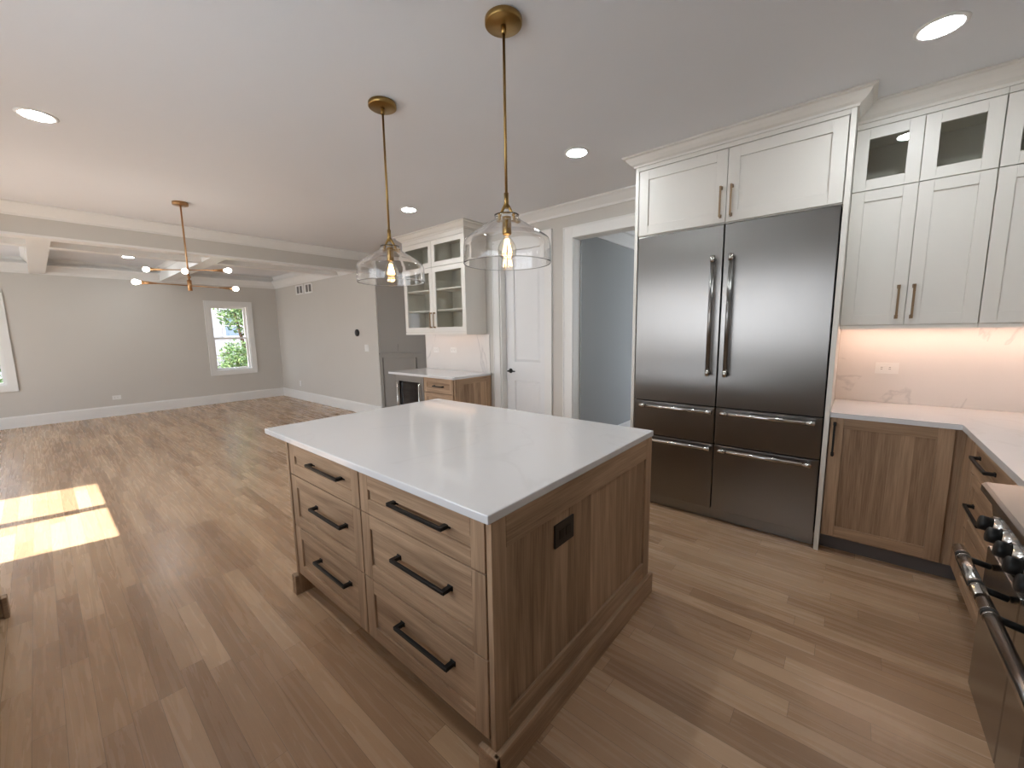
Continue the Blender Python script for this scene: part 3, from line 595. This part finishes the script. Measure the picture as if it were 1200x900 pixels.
# ------------------------------------------------------------------ cabinet run behind the camera (one end shows)
sk = thing('sink_cabinet', (-2, -.6, 0), 'oak base cabinet run ending low at the picture edge, opposite the island drawers', 'cabinet')
MB().box(-3.28, .3, YS+.02, -.285, .1, .884).build('body', X['wz'], sk); MB().box(-3.26, .3, YS+.02, -.36, 0, .1).build('toe_kick', X['toe'], sk)
MB().box(-3.3, -3.28, YS+.02, -.262, 0, .884).build('end_panel', X['wz'], sk, bevel=.0015)
mb = MB().box(-3.32, -3.3, YS+.02, -.242, 0, .112); mb.box(-3.3, -3.265, -.262, -.242, 0, .112); mb.build('base_molding', X['wy'], sk, bevel=.003)
KF = Fr((0, -.285, 0), (1, 0, 0), (0, 1, 0))
for i in range(6):
    mb = MB(); shaker(mb, KF, -3.275+i*.595, -3.275+i*.595+.59, .115, .88, .022, .062); mb.build('door', WM, sk)
tag(MB().box(-3.32, .3, YS+.002, -.255, .8845, .914).build('countertop', X['quartz']), 'white quartz countertop on the cabinet run facing the island drawers', 'countertop')

# ------------------------------------------------------------------ small wall fittings
def outlet(F, u, v, label, horiz=True, kind='wall_outlet', group=None, plugs=2, wd=.118, ht=.075):
    mb = MB(); a, b = (wd/2, ht/2) if horiz else (ht/2, wd/2); mb.fbox(F, u-a, u+a, v-b, v+b, 0, .006, 0)
    for i in range(plugs):
        o = (i-(plugs-1)/2)*.042; du, dv = (o, 0) if horiz else (0, o)
        mb.fbox(F, u+du-.016, u+du+.016, v+dv-.018, v+dv+.018, .006, .0085, 0)
        for s in (-.006, .006):
            mb.fbox(F, u+du+(-.006 if horiz else s)-(.0055 if horiz else .0015), u+du+(-.006 if horiz else s)+(.0055 if horiz else .0015), v+dv+(s if horiz else .004)-(.0015 if horiz else .0055), v+dv+(s if horiz else .004)+(.0015 if horiz else .0055), .0085, .009, 1)
    return tag(mb.build(kind, [X['whitep'], X['grey']], bevel=.001, seg=1), label, 'outlet', group)
SPF = Fr((0, YW-.013, 0), (1, 0, 0), (0, -1, 0)); RWF = Fr((0, YR, 0), (1, 0, 0), (0, -1, 0))
outlet(SPF, .18, 1.152, 'white outlet on the backsplash glowing beside the refrigerator')
outlet(SPF, -4.63, 1.19, 'white outlet on the bar backsplash, nearer the cooler end')
outlet(SPF, -4.26, 1.195, 'white outlet on the bar backsplash, nearer the pantry door')
outlet(FARF, .86, .34, 'white outlet low on the far wall between the two windows')
outlet(RWF, -9.35, .36, 'white outlet low on the side wall near the far corner', horiz=False)
def switch(F, u, v, label, n=2, m='whitep'):
    mb = MB(); wd = .046*n+.03; mb.fbox(F, u-wd/2, u+wd/2, v-.06, v+.06, 0, .006)
    for i in range(n): o = (i-(n-1)/2)*.046; mb.fbox(F, u+o-.016, u+o+.016, v-.034, v+.034, .006, .0095)
    return tag(mb.build('light_switch', X[m], bevel=.001, seg=1), label, 'light switch')
switch(RWF, -6.47, 1.19, 'white light switch on the pale side wall below the round black thermostat')
switch(GF, .30, 1.2, 'light switch on the shaded angled wall above the chair rail', 1, 'wains_shade')
c = RWF(-6.75, 1.455, 0); tag(MB().lathe(c, [(.062, 0), (.062, .018), (.055, .026), (.0, .027)], 32, axis=(0, -1, 0)).build('thermostat', X['blackp']), 'round black thermostat on the pale family room wall', 'thermostat')
for u0, lab in ((-9.17, 'white air return grille high on the family wall, nearer the far corner'), (-8.745, 'white air return grille high on the family wall, nearer the camera')):
    t = thing('air_vent', RWF(u0+.18, 2.28, 0), lab, 'vent', 'return grilles on the family room wall'); mb = MB(); u1, v0, v1 = u0+.36, 2.275, 2.47
    mb.fbox(RWF, u0, u0+.05, v0, v1, 0, .012); mb.fbox(RWF, u1-.05, u1, v0, v1, 0, .012); mb.fbox(RWF, u0+.05, u1-.05, v0, v0+.025, 0, .012); mb.fbox(RWF, u0+.05, u1-.05, v1-.025, v1, 0, .012); mb.fbox(RWF, u0+.165, u0+.195, v0+.025, v1-.025, 0, .012)
    mb.build('frame', X['whitep'], t); MB().fbox(RWF, u0+.05, u1-.05, v0+.025, v1-.025, 0, .002).build('backing', X['grey'], t)
    mb = MB()
    for i in range(9):
        z = v0+.035+i*.0155; a = RWF(u0+.05, z, .003); mb.hexa([RWF(u0+.05, z, .003), RWF(u1-.05, z, .003), RWF(u1-.05, z+.003, .003), RWF(u0+.05, z+.003, .003), RWF(u0+.05, z+.006, .009), RWF(u1-.05, z+.006, .009), RWF(u1-.05, z+.008, .009), RWF(u0+.05, z+.008, .009)])
    mb.build('slats', X['grey'], t)

# ------------------------------------------------------------------ ceiling lights
def downlight(x, y, label):
    t = thing('downlight', (x, y, CEIL-.012), label, 'ceiling light', 'recessed downlights')
    MB().lathe((x, y, CEIL-.008), [(.078, 0), (.09, .006), (.09, .008), (.068, .008), (.068, .003)], 40, closed=True).build('trim_ring', X['whitep'], t)
    MB().lathe((x, y, CEIL-.006), [(.068, 0), (.068, .004)], 40).build('lens', X['can'], t)
for x, y, lab in ((.189, 2.732, 'round recessed light above the white cabinets beside the refrigerator'), (-1.669, 2.74, 'round recessed light above the gap between island and hall doorway'), (-3.731, 2.729, 'small round recessed light in front of the glass-door bar cabinet'),
                  (-3.767, .151, 'round recessed light alone over the open floor between island and chandelier'), (-9.185, 1.134, 'recessed light inside the coffered ceiling beyond the chandelier'),
                  (-1.669, .151, 'recessed light over the aisle in front of the island drawers')):
    downlight(x, y, lab)
def pendant(x, y, label):
    t = thing('pendant_light', (x, y, CEIL), label, 'pendant light', 'clear glass pendants over the island')
    MB().lathe((x, y, CEIL-.026), [(.0, 0), (.074, 0), (.078, .003), (.078, .022), (.074, .026)], 40).build('canopy', X['brass'], t)
    MB().tube([(x, y, CEIL-.02), (x, y, 2.02)], .0062, 12).tube([(x, y, CEIL-.026), (x, y, CEIL-.06)], .011, 12).tube([(x, y, 2.05), (x, y, 1.985)], .0105, 12).build('rod', X['brass'], t)
    dv = Vector((math.cos(.7), math.sin(.7), 0)); mb = MB(); P = Vector((x, y, 0))
    for s in (-1, 1): mb.tube([P+Z*2.0+dv*s*.006, P+Z*1.985+dv*s*.014, P+Z*1.962+dv*s*.026, P+Z*1.935+dv*s*.034, P+Z*1.925+dv*s*.036], .0062, 10)
    mb.tube([P+Z*1.93-dv*.045, P+Z*1.93+dv*.05], .0045, 8); mb.lathe(P+Z*1.93+dv*.05, [(.0, -.013), (.009, -.01), (.0125, 0), (.009, .01), (0, .013)], 12, axis=dv)
    mb.build('yoke', X['brass'], t)
    MB().lathe((x, y, 1.872), [(.017, 0), (.0205, .004), (.0205, .05), (.019, .055), (.019, .07), (.012, .075)], 24).build('socket', X['brass'], t)
    # clear glass: neck, flared dome, near-vertical skirt
    out = [(.1955, 1.745), (.1968, 1.7462), (.197, 1.7475), (.197, 1.752), (.1968, 1.77), (.1966, 1.80), (.1955, 1.825), (.193, 1.838), (.187, 1.852), (.165, 1.868), (.12, 1.898), (.075, 1.925), (.058, 1.935), (.053, 1.945), (.056, 1.956)]
    th = .0032; inn = [(r-th*(1 if i < 8 else .75), z-(0 if i < 8 else th*.8)) for i, (r, z) in enumerate(out)]; inn[0] = (.1950, 1.745); inn[1] = (.1940, 1.7462); inn[2] = (.1938, 1.7475); inn[3] = (.1938, 1.752); inn[-1] = (out[-1][0]-th, out[-1][1])
    MB().lathe((x, y, 0), out + inn[::-1], 72, closed=True).build('shade', X['glass'], t)
    zt = 1.875; b = MB().lathe((x, y, 0), [(.013, zt), (.014, zt-.012), (.024, zt-.026), (.036, zt-.045), (.0415, zt-.066), (.039, zt-.086), (.028, zt-.101), (.012, zt-.109), (.0, zt-.110)], 32).build('bulb', pane_mat('bulb_glass', (1, .97, .9), 2.2), t)
    mb = MB()
    for k in range(8): a = k*math.pi/4; mb.tube([(x+.008*math.cos(a), y+.008*math.sin(a), zt-.022), (x+.021*math.cos(a+.4), y+.021*math.sin(a+.4), zt-.082)], .0018, 6)
    mb.build('filament', X['filament'], b)
    return t
pendant(-1.225, 1.42, 'clear glass pendant on a brass rod, over the refrigerator half of the island')
pendant(-2.158, 1.43, 'clear glass pendant on a brass rod, over the family room half of the island')
cx, cy = -5.145, 1.067
ch = thing('chandelier', (cx, cy, CEIL), 'brass chandelier with five bare bulbs on crossed arms', 'chandelier')
MB().lathe((cx, cy, CEIL-.03), [(0, 0), (.062, 0), (.065, .003), (.065, .027), (.06, .03)], 32).build('canopy', X['brassr'], ch)
MB().tube([(cx, cy, CEIL-.02), (cx, cy, 1.95)], .0075, 12).build('stem', X['brassr'], ch)
MB().tube([(cx, cy, 2.0), (cx, cy, 1.895)], .019, 20).build('hub', X['brassr'], ch)
for az, z, Lh in ((276, 1.946, .42), (232, 2.10, .37), (-15, 2.035, .42)):
    dv = Vector((math.cos(math.radians(az)), math.sin(math.radians(az)), 0)); c = Vector((cx, cy, z)); mb = MB()
    for s in (-1, 1):
        if az > 0 or s > 0: mb.tube([c, c+dv*s*(Lh-.17), c+dv*s*(Lh-.165), c+dv*s*(Lh-.045)], [.005, .005, .006, .0175], 14)
        else: mb.tube([c, c-dv*.05], .006, 10).lathe(c-dv*.05, [(0, -.014), (.01, -.011), (.015, 0), (.01, .011), (0, .014)], 14, axis=dv)
    am = mb.build('arm', X['brassr'], ch)
    for s in ((-1, 1) if az > 0 else (1,)): MB().lathe(c+dv*s*(Lh-.045), [(.012, 0), (.014, .01), (.022, .024), (.0245, .038), (.021, .053), (.011, .061), (.0, .063)], 20, axis=dv*s).build('bulb', X['bulb'], am)

# ------------------------------------------------------------------ outside the windows
struct(MB().box(-40, -10.6, -40, 20, -.5, -.4).build('ground', paint('dry_mulch', (150, 122, 100), .9, .3)))
struct(MB().box(-10.6, 30, -40, 20, -.5, -.3).build('terrace', paint('pale_concrete', (196, 196, 194), .9, .3)))
sid = paint('white_siding', (186, 185, 186), .6, 0)
nh = thing('neighbor_house', (-17.4, -1, -.4), 'white clapboard house seen through the far windows', 'house')
mb = MB()
for i in range(44): z = -.4+i*.13; mb.hexa([(-17.0, -9, z), (-16.975, -9, z), (-16.975, 6, z), (-17.0, 6, z), (-17.0, -9, z+.13), (-16.995, -9, z+.13), (-16.995, 6, z+.13), (-17.0, 6, z+.13)])
mb.box(-20, -17, -9, 6, -.4, 5.32); mb.build('siding', sid, nh)
HF = Fr((-16.975, 0, 0), (0, 1, 0), (1, 0, 0)); mb = MB(); casing(mb, HF, 4.38, 4.78, 1.42, 2.15, .07); mb.fbox(HF, 4.38, 4.78, 1.77, 1.8, 0, .02); wf = mb.build('window', X['trim'], nh); MB().fbox(HF, 4.38, 4.78, 1.42, 2.15, .0, .008).build('pane', simple('sky_blue_glass', (120, 140, 160), .1), wf)
mb = MB(); mb.hexa([(-20.2, -9.2, 5.3), (-16.6, -9.2, 5.3), (-16.6, 6.3, 5.3), (-20.2, 6.3, 5.3), (-19.5, -9.2, 6.3), (-18.3, -9.2, 6.3), (-18.3, 6.3, 6.3), (-19.5, 6.3, 6.3)]); mb.build('roof_or_sun_block', simple('dark_shingle', (80, 78, 76), .8), nh)
leafm = paint('leaf_green', (74, 104, 56), .6, 0); leafl = paint('leaf_light', (128, 156, 96), .6, 0); barkm = paint('bark', (90, 70, 55), .9, .2)
def plant(name, label, cat, c, rad, n, size, mats, trunk):
    t = thing(name, (c[0], c[1], -.4), label, cat); mb = MB(); rnd = random.Random(int(c[1]*100)+n)
    for i in range(n):
        d = Vector((rnd.gauss(0, 1), rnd.gauss(0, 1), rnd.gauss(0, 1))).normalized()*(rnd.random()**.45)
        p = Vector((c[0]+d.x*rad[0], c[1]+d.y*rad[1], c[2]+d.z*rad[2])); s = size*(.6+.8*rnd.random())
        a = Vector((rnd.gauss(0, 1), rnd.gauss(0, 1), rnd.gauss(0, .6))).normalized(); b = a.cross(Vector((rnd.gauss(0, 1), rnd.gauss(0, 1), rnd.gauss(0, 1)))).normalized()
        nn = a.cross(b)*.12*s; mb.face([p-a*s, p+b*s*.45+nn, p+a*s, p-b*s*.45+nn], rnd.randrange(2))
    f = mb.build('foliage', mats, t)
    mb = MB()
    for k in range(5): e = Vector((c[0]+rnd.uniform(-.5, .5)*rad[0], c[1]+rnd.uniform(-.5, .5)*rad[1], c[2]+rnd.uniform(0, .6)*rad[2])); mb.tube([(c[0], c[1], -.4), ((c[0]+e.x)/2, (c[1]+e.y)/2+.02, (e.z-.4)/2), e], [trunk, trunk*.7, trunk*.25], 7)
    mb.build('trunk', barkm, t); return t
plant('shrub', 'round green shrub outside the far window, low in the view', 'shrub', (-13.5, 3.72, .62), (.5, .5, .72), 2200, .045, [leafm, leafl], .03)
plant('tree', 'leafy tree filling the upper corner of the far window', 'tree', (-14.2, 4.3, 2.6), (1.0, .95, 1.2), 4200, .06, [leafm, leafl], .07)
plant('shrub', 'dark green shrub outside the window cut off by the picture edge', 'shrub', (-14.5, -.9, .35), (.7, 1.0, .6), 1600, .05, [leafm, leafm], .03)
struct(MB().box(-3.6, .6, -2.3, YS-.15, 2.62, 2.72).build('roof_or_sun_block', sid))  # unseen slab, added to keep direct sun out of the sink window
